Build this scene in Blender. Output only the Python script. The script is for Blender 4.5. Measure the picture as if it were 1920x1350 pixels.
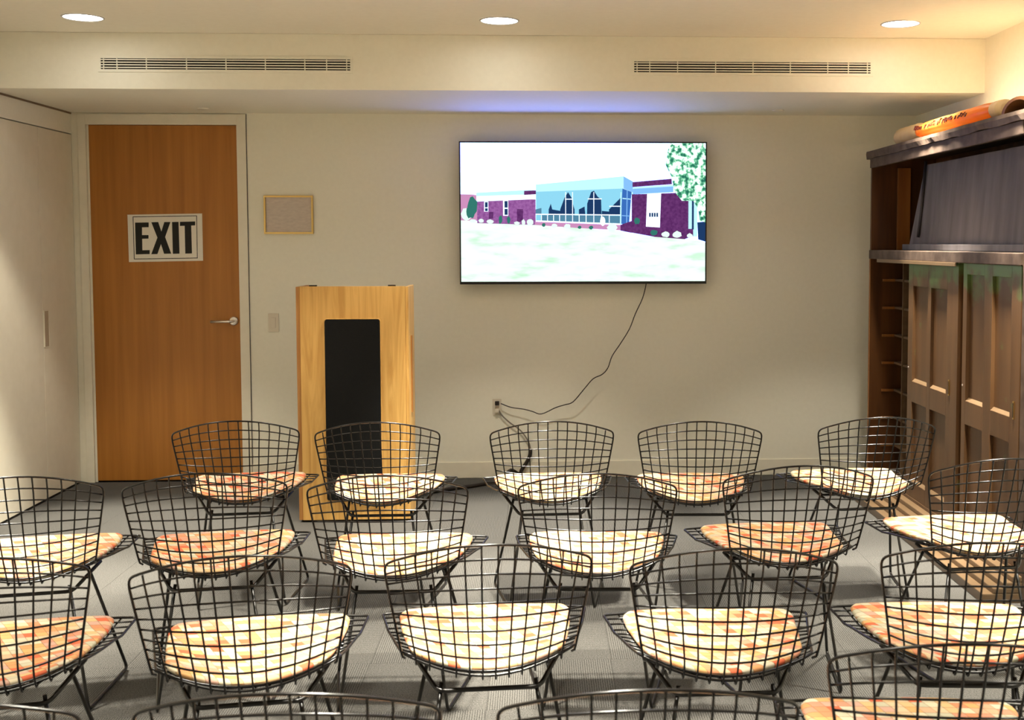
import bpy, bmesh, math, random
from mathutils import Vector, Matrix
random.seed(7)
for o in list(bpy.data.objects): bpy.data.objects.remove(o, do_unlink=True)
sc = bpy.context.scene
C = sc.collection

# ------------------------------------------------------------------ camera, world, exposure
FPX, CX, CY = 2148.81, 1108.28, 584.51
YAW, PITCH, ROLL = 0.0474, -0.0600, -0.0013
CAM = Vector((0, -6.9232, 1.4277))
_f = Vector((math.sin(YAW)*math.cos(PITCH), math.cos(YAW)*math.cos(PITCH), math.sin(PITCH)))
_r = Vector((math.cos(YAW), -math.sin(YAW), 0)); _u = _r.cross(_f)
_r2 = math.cos(ROLL)*_r + math.sin(ROLL)*_u; _u2 = -math.sin(ROLL)*_r + math.cos(ROLL)*_u
cam = bpy.data.cameras.new('camera'); camo = bpy.data.objects.new('camera', cam); C.objects.link(camo)
m = Matrix((( _r2.x, _u2.x, -_f.x), (_r2.y, _u2.y, -_f.y), (_r2.z, _u2.z, -_f.z))).to_4x4()
m.translation = CAM; camo.matrix_world = m
cam.sensor_fit = 'HORIZONTAL'; cam.sensor_width = 36; cam.lens = FPX/1920*36
cam.shift_x = (960-CX)/1920; cam.shift_y = (CY-675)/1920
cam.clip_start = 0.05; cam.clip_end = 50
cam.dof.use_dof = True; cam.dof.focus_distance = 5.2; cam.dof.aperture_fstop = 8.0
sc.camera = camo
w = bpy.data.worlds.new('world'); sc.world = w; w.use_nodes = True
w.node_tree.nodes['Background'].inputs[0].default_value = (0.02, 0.02, 0.02, 1)
w.node_tree.nodes['Background'].inputs[1].default_value = 0.0
sc.view_settings.view_transform = 'Standard'; sc.view_settings.look = 'None'
sc.view_settings.gamma = 1.0; sc.view_settings.use_curve_mapping = False
sc.view_settings.exposure = 0.22
LIGHT_COL = (1.0, 0.93, 0.79)
STRIP_E = 34.0
MAIN_W, WIDE_W, LENS_E, SCREEN_E = 600.0, 80.0, 20.0, 3.4

def ray(px, py): return _f + _r2*((px-CX)/FPX) - _u2*((py-CY)/FPX)
def at_y(px, py, y):
    d = ray(px, py); return CAM + d*((y-CAM.y)/d.y)
def at_x(px, py, x):
    d = ray(px, py); return CAM + d*((x-CAM.x)/d.x)
def at_z(px, py, z):
    d = ray(px, py); return CAM + d*((z-CAM.z)/d.z)

# ------------------------------------------------------------------ helpers
def empty(name, loc=(0,0,0), rz=0):
    o = bpy.data.objects.new(name, None); C.objects.link(o); o.location = loc; o.rotation_euler = (0,0,rz)
    o.empty_display_size = .05; return o
def tag(o, label=None, cat=None, group=None, kind=None):
    if label: o['label'] = label
    if cat: o['category'] = cat
    if group: o['group'] = group
    if kind: o['kind'] = kind
    return o
def mesh_obj(name, bm, mats, parent=None, smooth=False):
    bmesh.ops.recalc_face_normals(bm, faces=bm.faces[:])
    me = bpy.data.meshes.new(name); bm.to_mesh(me); bm.free()
    if not isinstance(mats, (list, tuple)): mats = [mats]
    for k in mats: me.materials.append(k)
    if smooth: me.polygons.foreach_set('use_smooth', [True]*len(me.polygons))
    o = bpy.data.objects.new(name, me); C.objects.link(o)
    if parent: o.parent = parent
    return o
def share(src, name, parent=None, loc=(0,0,0), rot=(0,0,0)):
    o = bpy.data.objects.new(name, src.data); C.objects.link(o); o.parent = parent
    o.location = loc; o.rotation_euler = rot; return o
def box(bm, x0, x1, y0, y1, z0, z1, bev=0.0, mi=0):
    vs = [bm.verts.new((x, y, z)) for z in (z0, z1) for y in (y0, y1) for x in (x0, x1)]
    fs = [bm.faces.new([vs[i] for i in q]) for q in ((0,2,3,1),(4,5,7,6),(0,1,5,4),(2,6,7,3),(0,4,6,2),(1,3,7,5))]
    for f in fs: f.material_index = mi
    if bev > 0:
        bmesh.ops.bevel(bm, geom=list({e for f in fs for e in f.edges}), offset=bev, segments=2, affect='EDGES', profile=.7)
    return vs
def boxo(name, b, mat, parent=None, bev=0.0):
    bm = bmesh.new(); box(bm, *b, bev=bev); return mesh_obj(name, bm, mat, parent)
def tube(bm, pts, r, n=6, closed=False, caps=True):
    P = [Vector(p) for p in pts]; N = len(P)
    T = []
    for i in range(N):
        a = P[i-1] if (i > 0 or closed) else P[i]; b = P[(i+1) % N] if (i < N-1 or closed) else P[i]
        t = (b-a); T.append(t.normalized() if t.length > 1e-9 else Vector((0,0,1)))
    ref = Vector((0,0,1)) if abs(T[0].z) < .9 else Vector((1,0,0))
    nrm = T[0].cross(ref).normalized(); rings = []
    for i in range(N):
        nrm = (nrm - T[i]*nrm.dot(T[i])).normalized(); bi = T[i].cross(nrm)
        rr = r[i] if isinstance(r, (list, tuple)) else r
        rings.append([bm.verts.new(P[i] + nrm*(rr*math.cos(2*math.pi*k/n)) + bi*(rr*math.sin(2*math.pi*k/n))) for k in range(n)])
    M = N if closed else N-1
    for i in range(M):
        a, b = rings[i], rings[(i+1) % N]
        for k in range(n): 
            f = bm.faces.new((a[k], a[(k+1) % n], b[(k+1) % n], b[k])); f.smooth = True
    if caps and not closed:
        bm.faces.new(rings[0][::-1]); bm.faces.new(rings[-1])
def tubeo(name, pts, r, mat, parent=None, n=6, closed=False):
    bm = bmesh.new(); tube(bm, pts, r, n, closed); o = mesh_obj(name, bm, mat, parent)
    return o
def fillet(pts, rad, n=4):
    P = [Vector(p) for p in pts]; out = [P[0]]
    for i in range(1, len(P)-1):
        a, b, c = P[i-1], P[i], P[i+1]
        r = min(rad, (a-b).length*.45, (c-b).length*.45)
        s, e = b+(a-b).normalized()*r, b+(c-b).normalized()*r
        for k in range(n+1):
            t = k/n; out.append(s*(1-t)**2 + b*2*t*(1-t) + e*t*t)
    out.append(P[-1]); return out
def spline(pts, n=6):
    P = [Vector(p) for p in pts]; out = []
    for i in range(len(P)-1):
        p0, p1, p2, p3 = P[max(i-1,0)], P[i], P[i+1], P[min(i+2,len(P)-1)]
        for k in range(n):
            t = k/n
            out.append(.5*((2*p1)+(p2-p0)*t+(2*p0-5*p1+4*p2-p3)*t*t+(3*p1-p0-3*p2+p3)*t**3))
    out.append(P[-1]); return out
def interp(tab, x):
    if x <= tab[0][0]: return tab[0][1]
    for (a, fa), (b, fb) in zip(tab, tab[1:]):
        if x <= b:
            t = (x-a)/(b-a); return fa+(fb-fa)*t
    return tab[-1][1]
def disc(bm, c, r, axis='z', n=32, mi=0):
    vs = []
    for k in range(n):
        a = 2*math.pi*k/n; p = (r*math.cos(a), r*math.sin(a))
        q = {'z': (p[0],p[1],0), 'y': (p[0],0,p[1]), 'x': (0,p[0],p[1])}[axis]
        vs.append(bm.verts.new(Vector(c)+Vector(q)))
    f = bm.faces.new(vs); f.material_index = mi; return vs
def lathe(bm, prof, c=(0,0,0), n=32, axis='z', smooth=True):
    rings = []
    for (r, h) in prof:
        ring = []
        for k in range(n):
            a = 2*math.pi*k/n; x, y = r*math.cos(a), r*math.sin(a)
            q = {'z': (x,y,h), 'y': (x,h,y), 'x': (h,x,y)}[axis]
            ring.append(bm.verts.new(Vector(c)+Vector(q)))
        rings.append(ring)
    for a, b in zip(rings, rings[1:]):
        for k in range(n):
            f = bm.faces.new((a[k], a[(k+1)%n], b[(k+1)%n], b[k])); f.smooth = smooth
    return rings

# ------------------------------------------------------------------ materials
def mat(name, col, rough=.5, spec=.5, metal=0.0, coat=0.0):
    k = bpy.data.materials.new(name); k.use_nodes = True; b = k.node_tree.nodes['Principled BSDF']
    b.inputs['Base Color'].default_value = (*col, 1); b.inputs['Roughness'].default_value = rough
    b.inputs['Specular IOR Level'].default_value = spec; b.inputs['Metallic'].default_value = metal
    b.inputs['Coat Weight'].default_value = coat
    return k
def nd(k, t, **kw):
    n = k.node_tree.nodes.new(t)
    for a, v in kw.items():
        if hasattr(n, a): setattr(n, a, v)
        else: n.inputs[a].default_value = v
    return n
def lk(k, a, b): k.node_tree.links.new(a, b)
def bsdf(k): return k.node_tree.nodes['Principled BSDF']
def ramp(k, stops, interp='LINEAR'):
    n = k.node_tree.nodes.new('ShaderNodeValToRGB'); n.color_ramp.interpolation = interp
    e = n.color_ramp.elements
    while len(e) > 1: e.remove(e[-1])
    e[0].position = stops[0][0]; e[0].color = (*stops[0][1], 1)
    for p, c in stops[1:]:
        x = e.new(p); x.color = (*c, 1)
    return n
def noise_mat(name, c0, c1, scale=(1,1,1), nscale=8.0, rough=.5, spec=.4, bump=0.0, detail=5, coat=0.0, lo=.35, hi=.65, dist=0.0):
    k = mat(name, c0, rough, spec, coat=coat)
    tc = nd(k, 'ShaderNodeTexCoord'); mp = nd(k, 'ShaderNodeMapping'); mp.inputs['Scale'].default_value = scale
    nz = nd(k, 'ShaderNodeTexNoise'); nz.inputs['Scale'].default_value = nscale; nz.inputs['Detail'].default_value = detail
    nz.inputs['Distortion'].default_value = dist
    r = ramp(k, [(lo, c0), (hi, c1)])
    lk(k, tc.outputs['Object'], mp.inputs[0]); lk(k, mp.outputs[0], nz.inputs['Vector']); lk(k, nz.outputs['Fac'], r.inputs[0])
    lk(k, r.outputs[0], bsdf(k).inputs['Base Color'])
    if bump:
        b = nd(k, 'ShaderNodeBump'); b.inputs['Strength'].default_value = bump; b.inputs['Distance'].default_value = .002
        lk(k, nz.outputs['Fac'], b.inputs['Height']); lk(k, b.outputs[0], bsdf(k).inputs['Normal'])
    return k
def emit(name, col, s=1.0):
    k = bpy.data.materials.new(name); k.use_nodes = True; nt = k.node_tree; nt.nodes.clear()
    e = nt.nodes.new('ShaderNodeEmission'); o = nt.nodes.new('ShaderNodeOutputMaterial')
    e.inputs[0].default_value = (*col, 1); e.inputs[1].default_value = s; nt.links.new(e.outputs[0], o.inputs[0]); return k

M = {}
M['wall'] = noise_mat('wall_paint', (.84,.815,.69), (.86,.835,.71), nscale=40, rough=.7, spec=.25, bump=.03)
M['ceil'] = noise_mat('ceiling_paint', (.85,.81,.69), (.87,.83,.71), nscale=30, rough=.85, spec=.1)
M['trim'] = noise_mat('trim_paint', (.80,.755,.62), (.83,.785,.65), nscale=20, rough=.45, spec=.4)
M['closet'] = noise_mat('closet_paint', (.77,.72,.58), (.80,.75,.61), nscale=15, rough=.5, spec=.4)
M['dark'] = mat('dark_gap', (.012,.010,.008), .8, .2)
M['doorwood'] = noise_mat('door_veneer', (.36,.135,.018), (.47,.19,.030), scale=(9,9,.35), nscale=3.0, rough=.42, spec=.4, detail=8, lo=.3, hi=.7)
M['oak'] = noise_mat('oak', (.56,.30,.075), (.72,.43,.13), scale=(7,7,.55), nscale=3.2, rough=.45, spec=.4, detail=8, dist=1.6, lo=.36, hi=.62)
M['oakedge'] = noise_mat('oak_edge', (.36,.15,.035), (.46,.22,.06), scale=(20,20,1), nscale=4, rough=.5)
M['grille'] = noise_mat('grille_cloth', (.004,.004,.004), (.008,.008,.008), nscale=400, rough=.8, spec=.2)
M['steel'] = mat('brushed_steel', (.80,.74,.66), .32, .5, 1.0)
M['gold'] = mat('gold_frame', (.72,.50,.18), .28, .5, 1.0)
M['plastic'] = mat('ivory_plastic', (.72,.65,.52), .35, .5)
M['black'] = mat('black_plastic', (.008,.008,.008), .4, .5)
M['rubber'] = mat('cord_rubber', (.018,.012,.008), .5, .4)
M['shadowcord'] = mat('shadow_cord', (.22,.19,.15), .5, .4)
M['wire'] = mat('black_wire', (.005,.004,.0035), .24, .5)
M['rod'] = mat('black_rod', (.007,.006,.005), .3, .5)
M['glide'] = mat('glide', (.02,.02,.02), .5)
M['paper'] = mat('paper', (.82,.78,.68), .7, .2)
M['ink'] = mat('black_ink', (.012,.012,.009), .55, .3)
M['lens'] = emit('lamp_lens', (1.0,.97,.9), LENS_E)
M['ringmetal'] = mat('lamp_trim', (.55,.52,.5), .4, .5, .6)
# carpet
def carpet():
    k = mat('carpet', (.12,.115,.1), .95, .1)
    tc = nd(k,'ShaderNodeTexCoord')
    n1 = nd(k,'ShaderNodeTexNoise'); n1.inputs['Scale'].default_value = 260; n1.inputs['Detail'].default_value = 2
    wv = nd(k,'ShaderNodeTexWave'); wv.inputs['Scale'].default_value = 42; wv.inputs['Distortion'].default_value = 1.2; wv.inputs['Detail'].default_value = 2; wv.inputs['Detail Scale'].default_value = 6
    lk(k, tc.outputs['Object'], n1.inputs['Vector']); lk(k, tc.outputs['Object'], wv.inputs['Vector'])
    mx = nd(k,'ShaderNodeMath', operation='MULTIPLY'); ad = nd(k,'ShaderNodeMath', operation='ADD')
    mx.inputs[1].default_value = .32
    lk(k, wv.outputs['Fac'], mx.inputs[0]); lk(k, mx.outputs[0], ad.inputs[0]); lk(k, n1.outputs['Fac'], ad.inputs[1])
    r = ramp(k, [(.38,(.026,.025,.023)),(.95,(.155,.150,.138))])
    lk(k, ad.outputs[0], r.inputs[0]); lk(k, r.outputs[0], bsdf(k).inputs['Base Color'])
    b = nd(k,'ShaderNodeBump'); b.inputs['Strength'].default_value = .5; b.inputs['Distance'].default_value = .003
    lk(k, ad.outputs[0], b.inputs['Height']); lk(k, b.outputs[0], bsdf(k).inputs['Normal'])
    return k
M['carpet'] = carpet()
# patchwork pad fabric
def pad_mat():
    k = mat('patchwork_fabric', (.6,.35,.15), .85, .15)
    tc = nd(k,'ShaderNodeTexCoord'); sp = nd(k,'ShaderNodeSeparateXYZ'); cb = nd(k,'ShaderNodeCombineXYZ'); oi = nd(k,'ShaderNodeObjectInfo')
    lk(k, tc.outputs['Object'], sp.inputs[0])
    sh = nd(k,'ShaderNodeMath', operation='MULTIPLY_ADD'); sh.inputs[1].default_value = .5
    lk(k, sp.outputs['Y'], sh.inputs[0]); lk(k, sp.outputs['X'], sh.inputs[2])
    off = nd(k,'ShaderNodeMath', operation='MULTIPLY_ADD'); off.inputs[1].default_value = 4.0
    lk(k, oi.outputs['Random'], off.inputs[0]); lk(k, sh.outputs[0], off.inputs[2])
    lk(k, off.outputs[0], cb.inputs[0]); lk(k, sp.outputs['Y'], cb.inputs[1])
    br = nd(k,'ShaderNodeTexBrick'); br.offset = .0; br.inputs['Scale'].default_value = 1.0
    br.inputs['Brick Width'].default_value = .027; br.inputs['Row Height'].default_value = .020
    br.inputs['Mortar Size'].default_value = .0005; br.inputs['Mortar Smooth'].default_value = 0.0
    br.inputs['Color1'].default_value = (0,0,0,1); br.inputs['Color2'].default_value = (1,1,1,1); br.inputs['Mortar'].default_value = (.5,.5,.5,1)
    lk(k, cb.outputs[0], br.inputs['Vector'])
    pal = [(.50,.24,.10),(.53,.35,.17),(.49,.22,.14),(.53,.46,.32),(.52,.31,.19),(.41,.38,.27),(.51,.11,.05),(.53,.30,.12),(.46,.28,.21),(.53,.39,.24),(.49,.20,.10),(.48,.43,.32)]
    r = ramp(k, [(i/len(pal), c) for i, c in enumerate(pal)], 'CONSTANT')
    lk(k, br.outputs['Color'], r.inputs[0])
    mixn = nd(k,'ShaderNodeMix'); mixn.data_type = 'RGBA'
    lk(k, br.outputs['Fac'], mixn.inputs['Factor']); lk(k, r.outputs[0], mixn.inputs[6]); mixn.inputs[7].default_value = (.13,.075,.04,1)
    lk(k, mixn.outputs[2], bsdf(k).inputs['Base Color'])
    n1 = nd(k,'ShaderNodeTexNoise'); n1.inputs['Scale'].default_value = 500
    b = nd(k,'ShaderNodeBump'); b.inputs['Strength'].default_value = .15; b.inputs['Distance'].default_value = .001
    lk(k, tc.outputs['Object'], n1.inputs['Vector']); lk(k, n1.outputs['Fac'], b.inputs['Height']); lk(k, b.outputs[0], bsdf(k).inputs['Normal'])
    return k
M['pad'] = pad_mat()
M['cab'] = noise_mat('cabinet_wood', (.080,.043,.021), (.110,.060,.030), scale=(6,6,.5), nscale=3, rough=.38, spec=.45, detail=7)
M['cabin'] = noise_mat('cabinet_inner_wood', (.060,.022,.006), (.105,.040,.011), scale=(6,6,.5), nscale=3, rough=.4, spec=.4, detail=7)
M['cablit'] = noise_mat('cabinet_lit_wood', (.22,.080,.018), (.32,.125,.030), scale=(6,6,.5), nscale=3, rough=.4, spec=.4, detail=7)  # orange light falling on edges and planks is put into this wood tone
M['cabdark'] = noise_mat('cabinet_dark_edge', (.055,.035,.024), (.11,.075,.055), nscale=14, rough=.6, spec=.3, bump=.8, detail=9)
M['cabbase'] = noise_mat('cabinet_base_wood', (.13,.082,.042), (.17,.108,.058), scale=(2,1,8), nscale=3, rough=.33, spec=.5)
def door_mat():   # brown paint with a worn green patina along the top of the sliding doors
    k = noise_mat('cabinet_door_wood', (.082,.040,.016), (.112,.056,.023), scale=(6,6,.5), nscale=3, rough=.36, spec=.45, detail=7)
    base = bsdf(k).inputs['Base Color'].links[0].from_socket
    ge = nd(k,'ShaderNodeNewGeometry'); sp = nd(k,'ShaderNodeSeparateXYZ'); lk(k, ge.outputs['Position'], sp.inputs[0])
    nz = nd(k,'ShaderNodeTexNoise'); nz.inputs['Scale'].default_value = 11; nz.inputs['Detail'].default_value = 7; lk(k, ge.outputs['Position'], nz.inputs['Vector'])
    mr = nd(k,'ShaderNodeMapRange'); mr.inputs['From Min'].default_value = 1.14; mr.inputs['From Max'].default_value = 1.34
    mr.inputs['To Min'].default_value = -.22; mr.inputs['To Max'].default_value = .30; lk(k, sp.outputs['Z'], mr.inputs['Value'])
    ad = nd(k,'ShaderNodeMath', operation='ADD'); lk(k, mr.outputs[0], ad.inputs[0]); lk(k, nz.outputs['Fac'], ad.inputs[1])
    rr = ramp(k, [(.46,(0,0,0)),(.72,(.9,.9,.9))]); lk(k, ad.outputs[0], rr.inputs[0])
    mixn = nd(k,'ShaderNodeMix'); mixn.data_type = 'RGBA'; lk(k, rr.outputs[0], mixn.inputs['Factor']); lk(k, base, mixn.inputs[6])
    mixn.inputs[7].default_value = (.10,.19,.065,1); lk(k, mixn.outputs[2], bsdf(k).inputs['Base Color'])
    return k
M['cabdoor'] = door_mat()
M['greysheet'] = noise_mat('grey_board', (.15,.135,.14), (.21,.195,.20), scale=(3,3,.4), nscale=5, rough=.6, spec=.3, detail=6)
M['greydark'] = mat('grey_board_edge', (.045,.040,.045), .6)
M['pullshade'] = mat('pull_shade', (.42,.35,.25), .5)  # closet tone darkened, painting in the shade inside the flush pull
M['shadeline'] = mat('brown_shadeline', (.20,.14,.08), .7)
M['creampaper'] = noise_mat('cream_paper', (.72,.50,.24), (.82,.64,.36), nscale=6, rough=.6)
M['orange'] = noise_mat('orange_wrap', (.80,.20,.02), (.90,.50,.10), scale=(3,1,12), nscale=3, rough=.4, spec=.5, lo=.3, hi=.7)
k = M['orange']; nt = k.node_tree; out = [n for n in nt.nodes if n.type == 'OUTPUT_MATERIAL'][0]
tr = nd(k, 'ShaderNodeBsdfTranslucent'); mxs = nd(k, 'ShaderNodeMixShader'); mxs.inputs[0].default_value = .55
lk(k, bsdf(k).inputs['Base Color'].links[0].from_socket, tr.inputs[0]); lk(k, bsdf(k).outputs[0], mxs.inputs[1]); lk(k, tr.outputs[0], mxs.inputs[2]); lk(k, mxs.outputs[0], out.inputs[0])
M['brownloaf'] = noise_mat('brown_leather', (.16,.062,.018), (.25,.10,.03), nscale=9, rough=.5)

# ------------------------------------------------------------------ room shell
XL, XR, YB, YR = -2.7264, 2.3083, 0.0, -8.6
ZC, ZS, YS = 2.4722, 2.1955, -1.066
DX0, DX1, DZ = -2.6474, -1.7646, 2.13
bm = bmesh.new(); box(bm, XL-.12, XR+.12, YR-.12, .12, -.12, -.006)
floor = tag(mesh_obj('floor', bm, M['dark']), 'grey carpet tile floor of the meeting room', 'floor', kind='structure')
# carpet tiles, laid quarter-turned
TS = .41; g = .0003
bm = bmesh.new(); box(bm, -TS/2+g, TS/2-g, -TS/2+g, TS/2-g, -.0055, 0, bev=.0006); tile0 = mesh_obj('carpet_tile', bm, M['carpet'])
first = True; ox, oy = -.16, -2.25
i0 = int(math.floor((XL-ox)/TS)); i1 = int(math.ceil((XR-ox)/TS)); j0 = int(math.floor((YR-oy)/TS)); j1 = int(math.ceil((0-oy)/TS))
for i in range(i0, i1):
    for j in range(j0, j1):
        x0, x1 = max(ox+i*TS, XL), min(ox+(i+1)*TS, XR); y0, y1 = max(oy+j*TS, YR), min(oy+(j+1)*TS, 0)
        if x1-x0 < .02 or y1-y0 < .02: continue
        if y1 < -7.3: continue
        sx, sy = (x1-x0)/TS, (y1-y0)/TS; turn = (i+j) % 2 == 0
        o = tile0 if first else share(tile0, 'carpet_tile')
        o.parent = floor; first = False
        o.location = ((x0+x1)/2, (y0+y1)/2, 0)
        if turn: o.rotation_euler = (0, 0, math.pi/2); o.scale = (sy, sx, 1)
        else: o.scale = (sx, sy, 1)
boxo('carpet_strip', (XL, XR, YR, -7.30, -.0055, 0), M['carpet'], floor)

def struct(name, bm, mt, label, cat): return tag(mesh_obj(name, bm, mt), label, cat, kind='structure')
bm = bmesh.new()
box(bm, XL-.12, DX0, 0, .12, 0, ZC); box(bm, DX1, XR+.12, 0, .12, 0, ZC); box(bm, DX0, DX1, 0, .12, DZ, ZC); box(bm, DX0, DX1, .08, .12, 0, DZ)
struct('wall_back', bm, M['wall'], 'cream painted end wall behind the television', 'wall')
bm = bmesh.new(); box(bm, XL-.12, XL, YR, 0, 2.072, ZC); box(bm, XL-.12, XL, YR, -2.80, 0, 2.072); box(bm, XL-.12, XL-.05, -2.80, 0, 0, 2.072)
struct('wall_left', bm, M['wall'], 'cream left wall holding the closet doors', 'wall')
bm = bmesh.new(); box(bm, XR, XR+.12, YR, 0, 0, ZC); struct('wall_right', bm, M['wall'], 'cream right wall behind the brown cabinet', 'wall')
bm = bmesh.new(); box(bm, XL-.12, XR+.12, YR-.12, YR, 0, ZC); struct('wall_rear', bm, M['wall'], 'cream wall behind the audience', 'wall')
bm = bmesh.new(); box(bm, XL-.12, XR+.12, YR-.12, .12, ZC, ZC+.12); struct('ceiling', bm, M['ceil'], 'cream plaster ceiling with recessed lamps', 'ceiling')
bm = bmesh.new(); box(bm, XL, XR, YS, 0, ZS, ZC-.001); struct('soffit', bm, M['wall'], 'dropped cream soffit with two air vents over the end wall', 'soffit')
# brown strip painted in for the shadow line over the closet wall
boxo_ = bmesh.new(); box(boxo_, XL, XL+.006, YS, -.012, ZS-.010, ZS-.0005); struct('trim_1', boxo_, M['shadeline'], 'strip painted as a thin dark reveal where the left wall meets the soffit', 'trim')
# baseboard
bm = bmesh.new(); box(bm, -1.7120, XR, -.007, 0, .004, .0985); box(bm, -1.7120, XR, -.0030, 0, .0985, .1005)
struct('baseboard_back', bm, M['trim'], 'low cream baseboard along the end wall', 'baseboard')
# door casing
bm = bmesh.new()
box(bm, DX1-.004, -1.7145, -.012, .03, 0, 2.188, .0015); box(bm, -2.6885, DX0+.004, -.012, .03, 0, 2.188, .0015); box(bm, DX0+.004, DX1-.004, -.012, .03, DZ-.004, 2.188, .0015)
box(bm, DX0+.0041, DX0+.016, .008, .04, 0, DZ-.004); box(bm, -2.7264, -2.6885, -.004, 0, 0, 2.19)
struct('trim_2', bm, M['trim'], 'cream casing around the wooden exit door', 'door casing')
bm = bmesh.new(); box(bm, -1.7144, -1.7112, -.004, 0, 0, 2.19); struct('trim_3', bm, M['greydark'], 'thin dark groove beside the door casing', 'trim')
# exit door
bm = bmesh.new(); box(bm, DX0+.016, DX1-.006, .006, .05, .009, DZ-.006, .001)
door = struct('door_1', bm, M['doorwood'], 'orange-brown wood veneer door carrying the EXIT sign', 'door')
bm = bmesh.new(); hx, hz = -1.8080, .965
lathe(bm, [(.0,-.012),(.022,-.012),(.026,-.009),(.0265,.0),(.0265,.008)], (hx, .0, hz), 28, 'y'); mesh_obj('handle_rose', bm, M['steel'], door)
lev = fillet([(hx, .0, hz), (hx, -.055, hz), (hx-.122, -.055, hz-.001)], .02, 6)
tubeo('lever_handle', lev, .0085, M['steel'], door, 12)
boxo('threshold_gap', (DX0+.016, DX1-.006, .012, .05, .0005, .009), M['dark'], door)
# closet doors on the left wall
def closet(name, y0, y1, label):
    bm = bmesh.new(); box(bm, XL-.028, XL-.0005, y0, y1, .012, 2.066, .0012)
    return struct(name, bm, M['closet'], label, 'closet door')
d2 = closet('door_2', -.462, -.006, 'narrow cream closet door with recessed pull beside the exit door')
d3 = closet('door_3', -1.62, -.4655, 'wide cream closet door at the left edge')
d4 = closet('door_4', -2.79, -1.6235, 'cream closet door nearest the audience')
bm = bmesh.new()
py0, py1, pz0, pz1 = -.458, -.395, .852, 1.058
for (a0,a1,b0,b1) in ((py0,py1,pz0,pz0+.004),(py0,py1,pz1-.004,pz1),(py1-.005,py1,pz0,pz1),(py0,py0+.004,pz0,pz1)): box(bm, XL-.0004, XL+.004, a0, a1, b0, b1, .0008)
mesh_obj('pull_rim', bm, M['closet'], d2)
boxo('pull_plate', (XL-.0004, XL+.0025, py0+.004, py1-.005, pz0+.004, pz1-.004), M['pullshade'], d2)
boxo('plinth_gap', (XL-.02, XL-.002, -.462, -.006, .0005, .012), M['dark'], d2)
boxo('plinth_gap', (XL-.02, XL-.002, -1.62, -.4655, .0005, .012), M['dark'], d3)

# ------------------------------------------------------------------ recessed lamps
bm = bmesh.new(); lathe(bm, [(.0855,-.001),(.0865,-.0045),(.092,-.0045),(.0945,-.0005)], n=40); ring0 = mesh_obj('trim_ring', bm, M['ringmetal'])
bm = bmesh.new(); disc(bm, (0,0,-.0015), .0856, n=40); lens0 = mesh_obj('lens', bm, M['lens'])
used = [False]
def downlight(x, y, label, group=None, tilt=0):
    t = empty('recessed_downlight', (x, y, ZC)); tag(t, label, 'ceiling light', group)
    for src, nm in ((ring0,'trim_ring'), (lens0,'lens')):
        if not used[0]: src.parent = t
        else: share(src, nm, t)
    used[0] = True
    for nm, watt, half, blend in (('main_beam', MAIN_W, 25, .6), ('wide_beam', WIDE_W, 41, .35)):
        L = bpy.data.lights.new(nm, 'SPOT'); L.energy = watt; L.color = LIGHT_COL; L.spot_size = math.radians(half*2); L.spot_blend = blend; L.shadow_soft_size = .055
        lo = bpy.data.objects.new(nm, L); C.objects.link(lo); lo.parent = t; lo.location = (0, 0, -.03); lo.rotation_euler = (0, math.radians(-tilt), 0)
LX = (-2.090, -.170, 1.742); LY = (-1.450, -2.62, -3.79, -4.96, -6.13)
for iy, y in enumerate(LY):
    for ix, x in enumerate(LX):
        if iy == 0: downlight(x, y, ('round recessed ceiling lamp above the exit door side', 'round recessed ceiling lamp in the middle before the soffit', 'round recessed ceiling lamp glowing warm above the cabinet')[ix], 'recessed lamps in a row before the soffit')
        else: downlight(x, y, 'recessed ceiling lamp over the %s, %s column' % (('front chair row', 'second chair row', 'third chair row', 'nearest chairs')[iy-1], ('closet side', 'middle', 'cabinet side')[ix]), 'recessed lamps over the chairs')

# ------------------------------------------------------------------ air vents in the soffit face
def vent(x0, x1, label):
    z0, z1, y = 2.2915, 2.3451, YS
    t = empty('air_vent', ((x0+x1)/2, y, z0)); tag(t, label, 'air vent', 'slot vents in the soffit')
    def P(name, b, mt): 
        o = boxo(name, b, mt, t); o.matrix_parent_inverse = Matrix.Translation((-(x0+x1)/2, -y, -z0)); return o
    P('slot_backing', (x0, x1, y-.0012, y-.0002, z0, z1), M['dark'])
    b = bmesh.new(); e = .014
    box(b, x0-e, x1+e, y-.004, y-.0002, z1, z1+e, .001); box(b, x0-e, x1+e, y-.004, y-.0002, z0-e, z0, .001); box(b, x0-e, x0, y-.004, y-.0002, z0, z1, .001); box(b, x1, x1+e, y-.004, y-.0002, z0, z1, .001)
    o = mesh_obj('vent_frame', b, M['wall'], t); o.matrix_parent_inverse = Matrix.Translation((-(x0+x1)/2, -y, -z0))
    for k in range(4):
        z = z0 + .0055 + k*.0128
        P('slat', (x0, x1, y-.009, y-.0012, z, z+.0052), M['wall'])
    W = x1-x0
    for fx in (.012, .065, .182, .342, .5, .658, .817, .905, .986):
        P('mullion', (x0+W*fx-.002, x0+W*fx+.002, y-.0075, y-.0012, z0, z1), M['wall'])
vent(-2.1546, -.9286, 'long slotted air vent over the exit door side')
vent(.498, 1.7112, 'long slotted air vent over the television and cabinet side')
for (x, y, lab) in ((-1.896, -.24, 'small flush sprinkler cap above the exit door'), (1.402, -.28, 'small flush sprinkler cap near the cabinet end')):
    bm = bmesh.new(); lathe(bm, [(.0,-.007),(.030,-.007),(.034,-.004),(.034,0)], n=24)
    o = mesh_obj('sprinkler_cap', bm, M['trim']); o.location = (x, y, ZS); tag(o, lab, 'sprinkler', 'sprinkler caps under the soffit')

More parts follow.
